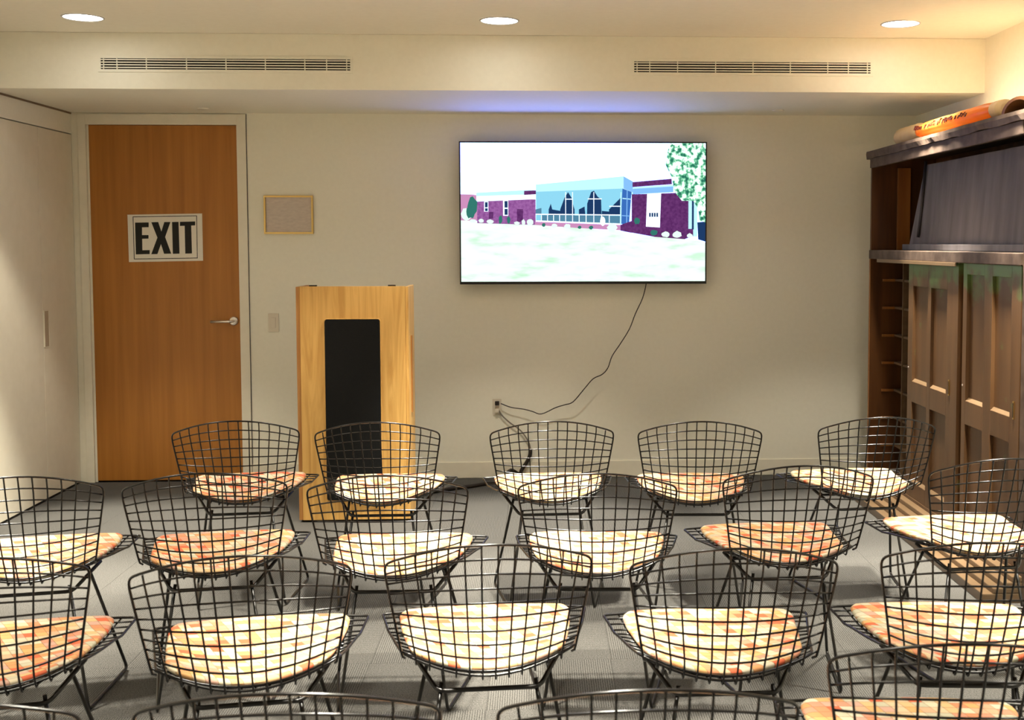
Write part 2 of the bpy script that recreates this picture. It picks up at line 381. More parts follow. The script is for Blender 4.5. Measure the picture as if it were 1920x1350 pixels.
# ------------------------------------------------------------------ EXIT sign
def poly(bm, pts, y, mi=0):
    f = bm.faces.new([bm.verts.new(p) for p in pts]); f.material_index = mi
    bmesh.ops.triangulate(bm, faces=[f])
def crop1(u, v, y): return at_y(u/2.7, v/2.7, y)
def plate(bm, pts, y0, th):   # polygon with thickness, front at y0
    a = [bm.verts.new((p.x, y0, p.z)) for p in pts]; b = [bm.verts.new((p.x, y0+th, p.z)) for p in pts]
    n = len(a)
    for k in range(n): bm.faces.new((a[k], a[(k+1)%n], b[(k+1)%n], b[k]))
    f = bm.faces.new(a); f2 = bm.faces.new(b[::-1]); f.normal_update(); f2.normal_update(); bmesh.ops.triangulate(bm, faces=[f, f2])
SY = .0045
sign = empty('exit_sign', (-2.2, SY, 1.318)); tag(sign, 'white paper sign with black EXIT lettering on the wooden door', 'sign')
def signpart(name, polys, y0, th, mt):
    b = bmesh.new()
    for q in polys: plate(b, [crop1(u, v, SY) for u, v in q], y0, th)
    o = mesh_obj(name, b, mt, sign); o.matrix_parent_inverse = Matrix.Translation((2.2, -SY, -1.318)); return o
signpart('sheet', [[(645,1087),(1023,1081),(1028,1320),(653,1327)]], SY, .0009, M['paper'])
o_, i_ = [(672,1096),(997,1091),(1001,1308),(678,1313)], [(675.5,1099.5),(993.5,1094.5),(997.5,1304.5),(681.5,1309.5)]
signpart('border', [[o_[k], o_[(k+1)%4], i_[(k+1)%4], i_[k]] for k in range(4)], SY-.0004, .0003, M['ink'])
for q in ([(684,1127),(753,1126),(753,1150),(719,1151),(719,1190),(752,1190),(752,1208),(720,1209),(721,1267),(758,1266),(758,1286),(688,1288)],
          [(766,1125),(801,1124),(817,1172),(832,1124),(863,1124),(836,1200),(867,1284),(831,1285),(815,1236),(797,1286),(766,1287),(797,1203)],
          [(871,1124),(904,1123),(909,1284),(875,1285)],
          [(911,1123),(988,1121),(988,1141),(968,1142),(972,1283),(938,1284),(935,1143),(911,1144)]):
    signpart('letter', [q], SY-.0006, .0005, M['ink'])

# ------------------------------------------------------------------ small framed notice, switch, outlet
fx0, fx1, fz0, fz1 = -1.6168, -1.3264, 1.4832, 1.7111
fr = empty('framed_notice', (fx0, 0, fz0)); tag(fr, 'small faded notice in thin gold frame beside the door', 'picture frame')
inv = Matrix.Translation((-fx0, 0, -fz0)); wd = .011
for b in ((fx0,fx1,-.016,-.0005,fz1-wd,fz1),(fx0,fx1,-.016,-.0005,fz0,fz0+wd),(fx0,fx0+wd,-.016,-.0005,fz0+wd,fz1-wd),(fx1-wd,fx1,-.016,-.0005,fz0+wd,fz1-wd)):
    o = boxo('frame_bar', b, M['gold'], fr, .002); o.matrix_parent_inverse = inv
M['notice'] = noise_mat('faded_print', (.56,.48,.42), (.64,.56,.48), scale=(14,1,40), nscale=2, rough=.25, spec=.4, detail=4)
o = boxo('notice_sheet', (fx0+wd, fx1-wd, -.007, -.0005, fz0+wd, fz1-wd), M['notice'], fr); o.matrix_parent_inverse = inv
sw = empty('light_switch', (-1.573, 0, .899)); tag(sw, 'ivory rocker light switch between door and lectern', 'light switch')
o = boxo('wall_plate', (-.031, .031, -.007, -.0003, 0, .110), M['plastic'], sw, .002); o = boxo('rocker', (-.013, .013, -.011, -.0065, .025, .085), M['plastic'], sw, .0015)
ot = empty('wall_outlet', (-.2432, 0, .386)); tag(ot, 'ivory wall outlet with black plug low on the wall', 'outlet')
boxo('wall_plate', (-.027, .027, -.006, -.0003, 0, .100), M['plastic'], ot, .002)
for z in (.016, .060): boxo('socket', (-.014, .014, -.0085, -.0055, z, z+.026), M['plastic'], ot, .0015)

# ------------------------------------------------------------------ television
tx0, tx1, tz0, tz1, ty = -.4552, 1.0171, 1.1823, 2.0271, -.09
tv = empty('television', ((tx0+tx1)/2, ty, tz0)); tag(tv, 'large flat television on the wall showing a brick building and lawn', 'television')
tinv = Matrix.Translation((-(tx0+tx1)/2, -ty, -tz0))
def tvp(o): o.matrix_parent_inverse = tinv; return o
bm = bmesh.new(); e = .008
for b in ((tx0,tx1,tz1-e,tz1),(tx0,tx1,tz0,tz0+.016),(tx0,tx0+e,tz0+.016,tz1-e),(tx1-e,tx1,tz0+.016,tz1-e)): box(bm, b[0], b[1], ty, ty+.012, b[2], b[3], .001)
tvp(mesh_obj('bezel', bm, M['black'], tv))
bm = bmesh.new(); box(bm, tx0+.004, tx1-.004, ty+.0121, ty+.05, tz0+.004, tz1-.004, .006); tvp(mesh_obj('back_cover', bm, M['black'], tv))
tvp(boxo('wall_mount', (.05, .50, ty+.0502, -.0005, 1.45, 1.80), M['black'], tv))
# picture on the screen: flat coloured areas that glow
def EM(name, c, s=1.0): return emit('screen_'+name, c, s)
def tree_mat():
    k = EM('leaves', (1,1,1)); nt = k.node_tree; e = [n for n in nt.nodes if n.type == 'EMISSION'][0]
    tc = nd(k,'ShaderNodeTexCoord'); nz = nd(k,'ShaderNodeTexNoise'); nz.inputs['Scale'].default_value = 42; nz.inputs['Detail'].default_value = 5
    r = ramp(k, [(.36,(.02,.16,.10)),(.46,(.16,.55,.32)),(.53,(.75,1.15,.85)),(.60,(1.3,1.7,1.9))])
    lk(k, tc.outputs['Object'], nz.inputs['Vector']); lk(k, nz.outputs['Fac'], r.inputs[0]); lk(k, r.outputs[0], e.inputs[0]); return k
def brick_mat(name, c0, c1):
    k = EM(name, c0); nt = k.node_tree; e = [n for n in nt.nodes if n.type == 'EMISSION'][0]
    tc = nd(k,'ShaderNodeTexCoord'); nz = nd(k,'ShaderNodeTexNoise'); nz.inputs['Scale'].default_value = 60
    r = ramp(k, [(.3,c0),(.7,c1)]); lk(k, tc.outputs['Object'], nz.inputs['Vector']); lk(k, nz.outputs['Fac'], r.inputs[0]); lk(k, r.outputs[0], e.inputs[0]); return k
def grass_mat():
    k = EM('lawn', (1,1,1)); nt = k.node_tree; e = [n for n in nt.nodes if n.type == 'EMISSION'][0]
    tc = nd(k,'ShaderNodeTexCoord'); mp = nd(k,'ShaderNodeMapping'); mp.inputs['Scale'].default_value = (3,1,12)
    nz = nd(k,'ShaderNodeTexNoise'); nz.inputs['Scale'].default_value = 2.2; nz.inputs['Detail'].default_value = 7
    r = ramp(k, [(.26,(.62,.98,.70)),(.44,(.95,1.2,1.02)),(.7,(1.15,1.35,1.3))])
    lk(k, tc.outputs['Object'], mp.inputs[0]); lk(k, mp.outputs[0], nz.inputs['Vector']); lk(k, nz.outputs['Fac'], r.inputs[0]); lk(k, r.outputs[0], e.inputs[0]); e.inputs[1].default_value = .84; return k
SM = [EM('sky', (.36,.52,1.95), SCREEN_E), grass_mat(), brick_mat('brick_light', (.22,.065,.25), (.34,.13,.37)), brick_mat('brick_dark', (.085,.018,.105), (.14,.038,.16)),
      EM('fascia', (.50,.86,.98)), EM('fascia_blue', (.22,.48,.85)), EM('glass', (.25,.62,.80)), EM('glass_dark', (.012,.04,.12)), EM('white', (1.1,1.3,1.5)),
      EM('bush', (.03,.17,.14)), tree_mat(), EM('glass_blue', (.04,.14,.45)), EM('shrub', (.75,1.0,.85)), EM('brick_pink', (.55,.25,.45)), EM('glass_mid', (.08,.22,.33))]
SKY, LAWN, BRL, BRD, FAS, FAB, GLA, GLD, WHT, BUS, LEA, GLB, SHR, BRP, GLM = range(15)
bm = bmesh.new(); lay = [0]
ctl, ctr, cbr, cbl = (78,100), (1785,100), (1785,1060), (86,1066)
sx0, sx1, sz0, sz1 = tx0+e, tx1-e, tz0+.016, tz1-e
def scr(u, v):
    s = (u-82)/(1785-82); t = (v-100)/(1062-100)
    return Vector((sx0+(sx1-sx0)*min(max(s,0),1), 0, sz1-(sz1-sz0)*min(max(t,0),1)))
def pic(pts, mi, step=True):
    y = ty+.0045-lay[0]*.00004; lay[0] += 1
    f = bm.faces.new([bm.verts.new((p.x, y, p.z)) for p in (scr(u, v) for u, v in pts)]); f.material_index = mi; f.normal_update()
    for t in bmesh.ops.triangulate(bm, faces=[f])['faces']: t.material_index = mi
def rect(u0, v0, u1, v1, mi): pic([(u0,v0),(u1,v0),(u1,v1),(u0,v1)], mi)
rect(70, 90, 1800, 1080, SKY)
pic([(70,632),(330,655),(620,668),(900,688),(1180,712),(1430,752),(1650,768),(1800,790),(1800,1080),(70,1080)], LAWN)
pic([(70,455),(160,456),(195,462),(195,640),(70,636)], BRP)
pic([(190,445),(560,425),(600,428),(600,500),(190,505)], FAS); pic([(190,468),(600,455),(600,490),(190,505)], WHT)
pic([(195,506),(575,490),(600,492),(600,668),(195,655)], BRL); pic([(520,432),(602,428),(602,455),(520,460)], BRD); pic([(512,495),(575,490),(570,640),(512,645)], BRL)
for (a, b, c, d) in ((243,505,272,575),(374,498,410,604)): rect(a, b, c, d, WHT)
for (a, b, c, d) in ((249,510,268,546),(249,552,268,572),(384,502,406,548),(384,556,406,598),(470,558,512,645),(276,578,306,625)): rect(a, b, c, d, BRD if a in (470,276) else GLD)
pic([(602,388),(1212,330),(1276,366),(1276,460),(602,440)], FAS); pic([(1212,330),(1276,366),(1276,440),(1212,415)], FAB)
pic([(602,438),(1208,415),(1208,660),(602,640)], GLA)
# dark reflections of trees in the glazing
for q in ([(600,560),(640,550),(640,590),(600,590)],[(690,560),(705,520),(715,560),(770,570),(775,640),(690,640)],[(770,560),(800,480),(825,440),(850,480),(858,520),(870,560),(870,650),(770,645)],
          [(900,560),(940,540),(950,650),(900,650)],[(958,520),(985,440),(1005,430),(1030,470),(1055,490),(1060,650),(955,650)],[(1060,570),(1110,575),(1110,650),(1060,650)],[(1110,560),(1190,480),(1190,600),(1110,600)],
          [(640,600),(1190,605),(1190,660),(640,640)]): pic(q, GLD if q[0][0] not in (640,600) else GLM)
pic([(1204,415),(1268,438),(1250,670),(1190,660)], GLB)
for u in (640,682,724,766,808,856,902,950,1004,1058,1112): pic([(u-2.5, 600 if u not in (808,856,1004) else 440),(u+2.5, 600 if u not in (808,856,1004) else 440),(u+2.5,652),(u-2.5,652)], WHT)
pic([(602,590),(1196,596),(1196,603),(602,597)], WHT); pic([(602,636),(1196,658),(1196,665),(602,642)], WHT); rect(804,486,858,492,WHT); rect(962,484,1060,490,WHT); rect(1112,535,1190,541,WHT)
pic([(1190,440),(1198,440),(1196,665),(1186,665)], FAS); pic([(1204,480),(1262,486),(1262,492),(1204,487)], FAS); pic([(1200,600),(1258,604),(1258,609),(1200,606)], FAB); pic([(1234,424),(1240,426),(1236,668),(1230,668)], FAB)
pic([(595,645),(1190,668),(1190,706),(900,690),(595,668)], BRP)
pic([(1274,370),(1548,346),(1550,385),(1274,405)], BRD); pic([(1276,405),(1560,388),(1560,440),(1276,455)], FAB); pic([(1276,405),(1560,388),(1560,400),(1276,417)], FAS)
pic([(1268,455),(1720,440),(1720,740),(1640,768),(1430,752),(1268,722)], BRD); pic([(1190,668),(1268,640),(1268,724),(1190,708)], BRD)
pic([(1376,452),(1474,446),(1466,686),(1368,680)], WHT)
for k in range(4): rect(1390+k*17, 584, 1402+k*17, 612, GLD)
for (a, b, c, d) in ((1666,500,1690,696),(1700,500,1728,750)): rect(a, b, c, d, FAS)
rect(1690,500,1704,700,GLD); pic([(1728,650),(1785,645),(1785,785),(1735,770)], GLD)
pic([(1795,95),(1540,95),(1520,150),(1505,250),(1545,330),(1570,440),(1620,500),(1700,500),(1735,560),(1745,640),(1795,650)], LEA)
random.seed(3)
def blob(u, v, ru, rv, mi):
    pic([(u+ru*math.cos(a)*random.uniform(.75,1.1), v+rv*math.sin(a)*random.uniform(.75,1.1)) for a in [2*math.pi*k/12 for k in range(12)]], mi)
blob(165,540,36,70,BUS); blob(120,590,40,45,SHR); blob(150,575,30,50,BUS)
for (u, v, ru, rv, mi) in ((356,630,14,32,BUS),(412,632,13,28,BUS),(1305,640,22,26,BUS),(165,640,24,14,SHR),(222,640,20,14,SHR),(285,645,24,16,SHR),(515,650,14,22,SHR),(560,650,26,26,SHR),(655,668,14,14,BUS),(728,672,22,16,SHR),(820,676,24,17,SHR),(905,685,14,12,BUS),(985,686,18,14,BUS),
                         (1066,640,20,36,WHT),(1130,686,38,32,SHR),(1425,722,28,22,BUS),(1505,735,30,22,SHR),(1586,735,36,26,SHR),(1676,745,20,18,SHR),(470,655,22,12,SHR)): blob(u, v, ru, rv, mi)
tvp(mesh_obj('screen', bm, SM, tv))

# ------------------------------------------------------------------ cords
s3 = 3.2132
raw = [(1065,42,-.055),(1058,75,-.055),(1040,135,-.06),(1000,220,-.065),(965,310,-.07),(910,400,-.075),(860,475,-.08),(835,545,-.08),(800,585,-.08),(745,612,-.078),(690,675,-.075),(625,750,-.07),(575,768,-.066),(520,785,-.06),(435,823,-.055),(380,808,-.05),(330,795,-.045),(250,783,-.04),(190,760,-.034)]
pts = [at_y(880+u/s3, 520+v/s3, y) for u, v, y in raw]
pts[0].z = 1.1815
cord = empty('power_cord', tuple(pts[-1])); tag(cord, 'thin dark power cord drooping from television to outlet', 'cord')
inv = Matrix.Translation(-pts[-1])
o = tubeo('cable', spline(pts, 4), .0032, M['rubber'], cord, 6); o.matrix_parent_inverse = inv
o = boxo('plug', (-.2432-.012, -.2432+.014, -.034, -.0088, .449, .473), M['rubber'], cord, .004); o.matrix_parent_inverse = inv
g = [at_y(880+u/s3, 520+v/s3, y) for u, v, y in ((178,800,-.02),(200,835,-.022),(250,880,-.022),(300,915,-.022),(335,955,-.022),(360,1000,-.022),(368,1035,-.022))]
gc = empty('shadow_cord', tuple(g[-1])); tag(gc, 'grey shadow line, modelled as a cord, from the outlet down to a black sleeve', 'cord'); inv = Matrix.Translation(-g[-1])  # grey wall shadow between outlet and sleeve, built as a tube
o = tubeo('cable', spline(g, 4), .0045, M['shadowcord'], gc, 6); o.matrix_parent_inverse = inv
o = boxo('plug', (-.2432-.012, -.2432+.012, -.030, -.0088, .404, .428), M['plastic'], gc, .004); o.matrix_parent_inverse = inv
bk = [at_y(880+u/s3, 520+v/s3, y) for u, v, y in ((368,1036,-.022),(364,1075,-.022),(345,1115,-.024),(318,1155,-.028),(300,1185,-.032))]
bk += [Vector((bk[-1].x-.05, -.07, .06)), Vector((bk[-1].x-.10, -.10, .014))] + [at_z(px, py, .012) for px, py in ((940,903),(913,906.5),(885,911),(849,915.5),(815,921),(790,928))]
o = tubeo('cable_sleeve', spline(bk, 5), .0115, M['rubber'], None, 8); tag(o, 'thick black cable sleeve on the carpet rising up the end wall', 'cable')

# ------------------------------------------------------------------ lectern
lx0, lx1, ly, lz = -1.219, -.653, -1.0665, 1.2094
lec = empty('lectern', ((lx0+lx1)/2, ly, 0)); tag(lec, 'light oak lectern with a tall black grille panel on its front', 'lectern')
linv = Matrix.Translation((-(lx0+lx1)/2, -ly, 0))
def LP(o): o.matrix_parent_inverse = linv; return o
LP(boxo('front_panel', (lx0+.020, lx1-.016, ly, ly+.02, .012, lz), M['oak'], lec, .0015))
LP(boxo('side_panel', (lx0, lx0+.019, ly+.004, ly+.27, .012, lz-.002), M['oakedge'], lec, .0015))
bm = bmesh.new(); box(bm, lx1-.015, lx1, ly+.004, ly+.27, .012, lz-.002, .0015); LP(mesh_obj('side_panel', bm, M['oak'], lec))
LP(boxo('base', (lx0+.012, lx1-.012, ly+.01, ly+.25, .0005, .012), M['dark'], lec))
bm = bmesh.new()
pt = [(lx0+.02, ly+.021, lz-.004), (lx1-.016, ly+.021, lz-.004), (lx1-.016, ly+.27, lz-.06), (lx0+.02, ly+.27, lz-.06)]
a = [bm.verts.new((p[0], p[1], p[2]-.07)) for p in pt]; b = [bm.verts.new((p[0], p[1], p[2]-.05)) for p in pt]
bm.faces.new(a[::-1]); bm.faces.new(b)
for k in range(4): bm.faces.new((a[k], a[(k+1)%4], b[(k+1)%4], b[k]))
LP(mesh_obj('reading_board', bm, M['oak'], lec)); LP(boxo('shelf', (lx0+.02, lx1-.016, ly+.03, ly+.26, .75, .77), M['oak'], lec))
def rrect(x0, x1, z0, z1, r, n=5):
    out = []
    for (cx, cz, a0) in ((x1-r, z1-r, 0), (x0+r, z1-r, 90), (x0+r, z0+r, 180), (x1-r, z0+r, 270)):
        for k in range(n+1):
            a = math.radians(a0+90*k/n); out.append(Vector((cx+r*math.cos(a), 0, cz+r*math.sin(a))))
    return out
gx0, gx1, gz0, gz1 = -1.0740, -.7980, .115, 1.0410
bm = bmesh.new(); plate(bm, rrect(gx0, gx1, gz0, gz1, .012), ly-.010, .0095); LP(mesh_obj('grille_panel', bm, M['grille'], lec))
bm = bmesh.new(); tube(bm, [(p.x, ly-.003, p.z) for p in rrect(gx0-.003, gx1+.003, gz0-.003, gz1+.003, .014)], .0032, 6, closed=True); LP(mesh_obj('grille_edging', bm, M['oak'], lec))
for px in (586, 734): 
    x = at_y(px, 537, ly).x; LP(boxo('paper_stop', (x-.019, x+.019, ly+.008, ly+.022, lz+.0002, lz+.0065), M['rubber'], lec))
LP(boxo('side_latch', (lx1+.0002, lx1+.007, ly+.10, ly+.13, .55, .95), M['oakedge'], lec))

# ------------------------------------------------------------------ brown cabinet on the right
CXF, CXB = 1.915, XR-.004
CY0, CY1 = -.405, -2.545
cab = empty('panelled_cabinet', (CXF, -1.47, 0)); tag(cab, 'tall old brown wooden cabinet with sliding panelled doors and open upper shelf', 'cabinet')
cinv = Matrix.Translation((-CXF, 1.47, 0))
def CP(o): o.matrix_parent_inverse = cinv; return o
def cbox(name, b, mt, parent=None, bev=.0015):
    o = boxo(name, b, mt, parent or cab, bev)
    if parent is None: CP(o)
    return o
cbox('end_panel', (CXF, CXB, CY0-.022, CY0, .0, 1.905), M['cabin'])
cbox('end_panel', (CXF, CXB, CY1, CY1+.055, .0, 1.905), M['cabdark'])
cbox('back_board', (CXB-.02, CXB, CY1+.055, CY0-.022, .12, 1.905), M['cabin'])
cbox('mid_shelf', (CXF-.012, CXB-.02, CY1+.0552, CY0-.0222, 1.335, 1.385), M['cabdark'], None, .004)
cbox('shelf_lip', (CXF-.018, CXF-.0122, -1.80, -.60, 1.318, 1.336), M['cabbase'], None, .002)
cbox('floor_board', (CXF, CXB-.02, CY1+.0552, CY0-.0222, .09, .12), M['cab'])
# top board with a rough, worn front edge
bm = bmesh.new(); N = 60; rings = []
random.seed(11)
jit = [random.uniform(-1, 1) for _ in range(200)]
def jn(t): 
    i = int(t); f = t-i; return jit[i % 200]*(1-f)+jit[(i+1) % 200]*f
for k in range(N+1):
    y = CY0+.012+(CY1-.02-CY0-.012)*k/N
    a = jn(k*.5)*.002+jn(k*1.9+50)*.001; c = jn(k*.4+90)*.004+jn(k*1.3+20)*.0015
    rings.append([bm.verts.new(p) for p in ((CXF-.022+a, y, 1.946), (CXF-.024+a*1.5, y, 1.930), (CXF-.020+c*.6, y, 1.905+c), (CXB, y, 1.906), (CXB, y, 1.948))])
for k in range(N):
    for j in range(5): bm.faces.new((rings[k][j], rings[k][(j+1)%5], rings[k+1][(j+1)%5], rings[k+1][j]))
bm.faces.new(rings[0]); bm.faces.new(rings[-1][::-1])
CP(mesh_obj('top_board', bm, M['cabdark'], cab))
bm = bmesh.new(); box(bm, CXF-.012, CXF+.01, CY1+.055, CY0-.022, 1.852, 1.9045, .003); CP(mesh_obj('top_rail', bm, M['cabdark'], cab))
# stepped base
for (x0, z0, z1) in ((1.755, .0005, .040), (1.797, .0405, .062), (1.836, .0625, .084), (1.874, .0845, .106)):
    cbox('base_step', (x0, CXF-.0005 if z0 > .01 else CXF-.0005, CY1-.0, CY0-.30 if x0 < 1.76 else CY0-.02, z0, z1), M['cabbase'], None, .005)
# pigeonholes behind the open bay
for k in range(7):
    z = .255+k*.1585
    cbox('cubby_shelf', (2.055, CXB-.0205, -1.15, CY0-.0225, z, z+.012), M['cabbase'], None, .0008)
    cbox('cleat', (1.985, 2.054, CY0-.034, CY0-.0222, z-.002, z+.012), M['cablit'], None, .0008)
cbox('cubby_divider', (2.050, CXB-.0205, -.600, -.585, .121, 1.3345), M['cabbase'], None, .0008)
# sliding panelled doors
def panel_door(y0, y1, cols, ztop, pull_y, key_y):
    X0, X1, z0, z1 = CXF+.004, CXF+.034, .121, 1.3345
    zr = [(.20, .612), (.718, ztop)]
    bm = bmesh.new()
    edges = [y0, cols[0][0], cols[0][1], cols[1][0], cols[1][1], y1]
    for a, b in ((edges[0], edges[1]), (edges[2], edges[3]), (edges[4], edges[5])): box(bm, X0, X1, b, a, z0, z1, .002)
    for (a, b) in cols:
        for (lo, hi) in ((z0, zr[0][0]), (zr[0][1], zr[1][0]), (zr[1][1], z1)): box(bm, X0, X1, b+.0002, a-.0002, lo, hi, .002)
    d = CP(mesh_obj('door', bm, M['cabdoor'], cab))
    for (a, b) in cols:
        for (lo, hi) in zr:
            boxo('panel', (X0+.016, X1-.004, b+.001, a-.001, lo+.001, hi-.001), M['cabdoor'], d)
            bm = bmesh.new()   # sloped sill under each panel
            v = [bm.verts.new(p) for p in ((X0+.001, a-.001, lo+.0002), (X0+.0158, a-.001, lo+.0002), (X0+.0158, a-.001, lo+.014), (X0+.001, b+.001, lo+.0002), (X0+.0158, b+.001, lo+.0002), (X0+.0158, b+.001, lo+.014))]
            bm.faces.new((v[0], v[1], v[2])); bm.faces.new((v[3], v[5], v[4])); bm.faces.new((v[0], v[2], v[5], v[3])); bm.faces.new((v[0], v[3], v[4], v[1])); bm.faces.new((v[1], v[4], v[5], v[2]))
            mesh_obj('panel_sill', bm, M['cabbase'], d)
    boxo('pull', (X0-.004, X0-.0002, pull_y-.006, pull_y+.006, .715, .788), M['gold'], d, .001)
    boxo('pull_slot', (X0-.0046, X0-.0041, pull_y-.003, pull_y+.003, .722, .781), M['dark'], d)
    bm = bmesh.new(); lathe(bm, [(0,-.004),(.004,-.003),(.0055,0)], (X0, key_y, .785), 12, 'x'); mesh_obj('latch_button', bm, M['steel'], d)
panel_door(-1.092, -1.790, ((-1.163, -1.385), (-1.430, -1.650)), 1.206, -1.695, -1.108)
panel_door(-1.850, -2.470, ((-1.895, -2.095), (-2.180, -2.378)), 1.285, -2.422, -1.862)
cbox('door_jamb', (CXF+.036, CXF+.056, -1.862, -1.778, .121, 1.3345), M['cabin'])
# upper bay: planks on the back, inner stile
for k in range(4):
    y = -.50-k*.145
    cbox('back_plank', (CXB-.034, CXB-.0205, y-.140, y, 1.386, 1.851), M['cablit'], None, .002)
cbox('inner_stile', (2.062, 2.135, CY0-.040, CY0-.0222, 1.386, 1.851), M['cablit'], None, .002)
cbox('front_edging', (CXF-.003, CXF-.0002, CY0-.021, CY0-.001, .0005, 1.334), M['cablit'], None, .0008)
# grey sheet leaning inside the upper shelf (thing of its own)
bm = bmesh.new(); th = .010
def gp(px, py, x): return at_x(px, py, x)
cb0, cb1 = gp(1703, 466, 2.075), Vector((2.075, CY1+.06, 1.388)); ct0, ct1 = gp(1735, 297, 2.11), Vector((2.11, CY1+.06, 1.845))
NB = 26; rows = []
for k in range(NB+1):
    t = k/NB; off = .004 if (k % 4) in (1, 2) else 0.0
    lo = cb0.lerp(cb1, t); hi = ct0.lerp(ct1, t); lo.z = 1.3865; hi.z = min(hi.z, 1.846)
    rows.append((Vector((lo.x-off, lo.y, lo.z)), Vector((hi.x-off, hi.y, hi.z)), Vector((lo.x+th, lo.y, lo.z)), Vector((hi.x+th, hi.y, hi.z))))
vv = [[bm.verts.new(p) for p in r] for r in rows]
for a, b in zip(vv, vv[1:]):
    bm.faces.new((a[0], b[0], b[1], a[1])); bm.faces.new((a[2], a[3], b[3], b[2])); bm.faces.new((a[1], b[1], b[3], a[3])); bm.faces.new((a[0], a[2], b[2], b[0]))
bm.faces.new((vv[0][0], vv[0][1], vv[0][3], vv[0][2])); bm.faces.new((vv[-1][0], vv[-1][2], vv[-1][3], vv[-1][1]))
sh = empty('ribbed_grey_board', tuple(cb0)); tag(sh, 'grey ribbed board leaning on the upper cabinet shelf', 'board'); sinv = Matrix.Translation(-cb0)
o = mesh_obj('board_sheet', bm, M['greysheet'], sh); o.matrix_parent_inverse = sinv
o = tubeo('edge_strip', [gp(1736, 302, 2.094), gp(1727, 400, 2.080), gp(1721, 445, 2.066)], .008, M['greydark'], sh, 6); o.matrix_parent_inverse = sinv
o = boxo('foot_strip', (2.040, 2.0695, CY1+.06, cb0.y, 1.3862, 1.418), M['greysheet'], sh, .004); o.matrix_parent_inverse = sinv
# things lying on top of the cabinet
ZT = 1.9485
def roll(name, p0, p1, ry, rz, mt, label, cat, seg=14, n=16, wob=.0):
    bm = bmesh.new(); a, b = Vector(p0), Vector(p1); rings = []
    d = (b-a); side = Vector((d.y, -d.x, 0)).normalized()
    for k in range(seg+1):
        t = k/seg; e = min(t, 1-t)*seg; s = min(1.0, .55+.45*min(1, e/1.4)) if e < 1.4 else 1.0
        c = a.lerp(b, t); rings.append([bm.verts.new(c + side*(ry*s*math.cos(2*math.pi*j/n)*(1+wob*jn(k*3+j))) + Vector((0,0,rz + rz*s*math.sin(2*math.pi*j/n)*(1+wob*jn(k*5+j+40))))) for j in range(n)])
    for k in range(seg):
        for j in range(n):
            f = bm.faces.new((rings[k][j], rings[k][(j+1)%n], rings[k+1][(j+1)%n], rings[k+1][j])); f.smooth = True
    bm.faces.new(rings[0][::-1]); bm.faces.new(rings[-1])
    return tag(mesh_obj(name, bm, mt), label, cat)
roll('paper_roll', (1.985, -.70, ZT), (1.985, -1.105, ZT), .050, .048, M['creampaper'], 'cream paper roll lying on top of the brown cabinet', 'paper roll', wob=.03)
PKX = 1.955
pk = empty('wrapped_package', (1.975, -1.66, ZT)); tag(pk, 'glossy orange wrapped package with dark print on the cabinet top', 'package'); pinv = Matrix.Translation((-1.975, 1.66, -ZT))
o = roll('wrapper', (PKX, -1.12, ZT), (PKX, -2.16, ZT), .046, .040, M['orange'], None, None, wob=.05); o.parent = pk; o.matrix_parent_inverse = pinv
o = roll('cream_end', (PKX, -2.10, ZT), (PKX, -2.20, ZT), .044, .038, M['creampaper'], None, None, wob=.03); o.parent = pk; o.matrix_parent_inverse = pinv
random.seed(5); y = -1.16; PRINT = mat('dark_red_print', (.10,.015,.008), .5)
while y > -1.86:
    wd_ = random.uniform(.010, .022); hh = random.uniform(.014, .024)*(1 if y > -1.6 else .75)
    if random.random() < .85:
        ang = math.radians(random.uniform(8, 22)); cx, cz = PKX-.0500*math.cos(ang), ZT+.040+.0440*math.sin(ang)
        v = [(cx, y, cz-hh/2), (cx, y-wd_*.6, cz-hh/2), (cx+.004, y-wd_, cz+hh/2), (cx+.004, y-wd_*.4, cz+hh/2)]
        bm = bmesh.new(); a = [bm.verts.new(p) for p in v]; b = [bm.verts.new((p[0]+.012, p[1], p[2])) for p in v]
        bm.faces.new(a); bm.faces.new(b[::-1])
        for q in range(4): bm.faces.new((a[q], a[(q+1)%4], b[(q+1)%4], b[q]))
        o = mesh_obj('printed_letter', bm, PRINT, pk); o.matrix_parent_inverse = pinv
    y -= wd_+random.uniform(.002, .008)
bm = bmesh.new(); rings = []
for k in range(13):
    a = math.pi*k/12; rings.append([bm.verts.new((1.925+xx, -2.37+.150*math.cos(a)*s, ZT+.0005+.062*math.sin(a)*s)) for xx, s in ((0,.80),(0,1.0),(.16,1.0),(.16,.80))])
for k in range(12):
    for j in range(4): bm.faces.new((rings[k][j], rings[k][(j+1)%4], rings[k+1][(j+1)%4], rings[k+1][j]))
bm.faces.new(rings[0]); bm.faces.new(rings[-1][::-1])
tag(mesh_obj('curved_bark_piece', bm, M['brownloaf']), 'brown arched piece at the near end of the cabinet top', 'ornament')

# slim warm strip lamp lying behind the package, shining up at the ceiling
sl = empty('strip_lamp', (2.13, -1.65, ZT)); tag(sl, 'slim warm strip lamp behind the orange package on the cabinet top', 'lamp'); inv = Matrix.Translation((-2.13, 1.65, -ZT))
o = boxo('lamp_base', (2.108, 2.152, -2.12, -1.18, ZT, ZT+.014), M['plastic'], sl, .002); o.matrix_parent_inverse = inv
o = tubeo('lamp_tube', [(2.13, -2.10, ZT+.027), (2.13, -1.20, ZT+.027)], .011, emit('warm_tube', (1.0,.74,.42), STRIP_E), sl, 10); o.matrix_parent_inverse = inv

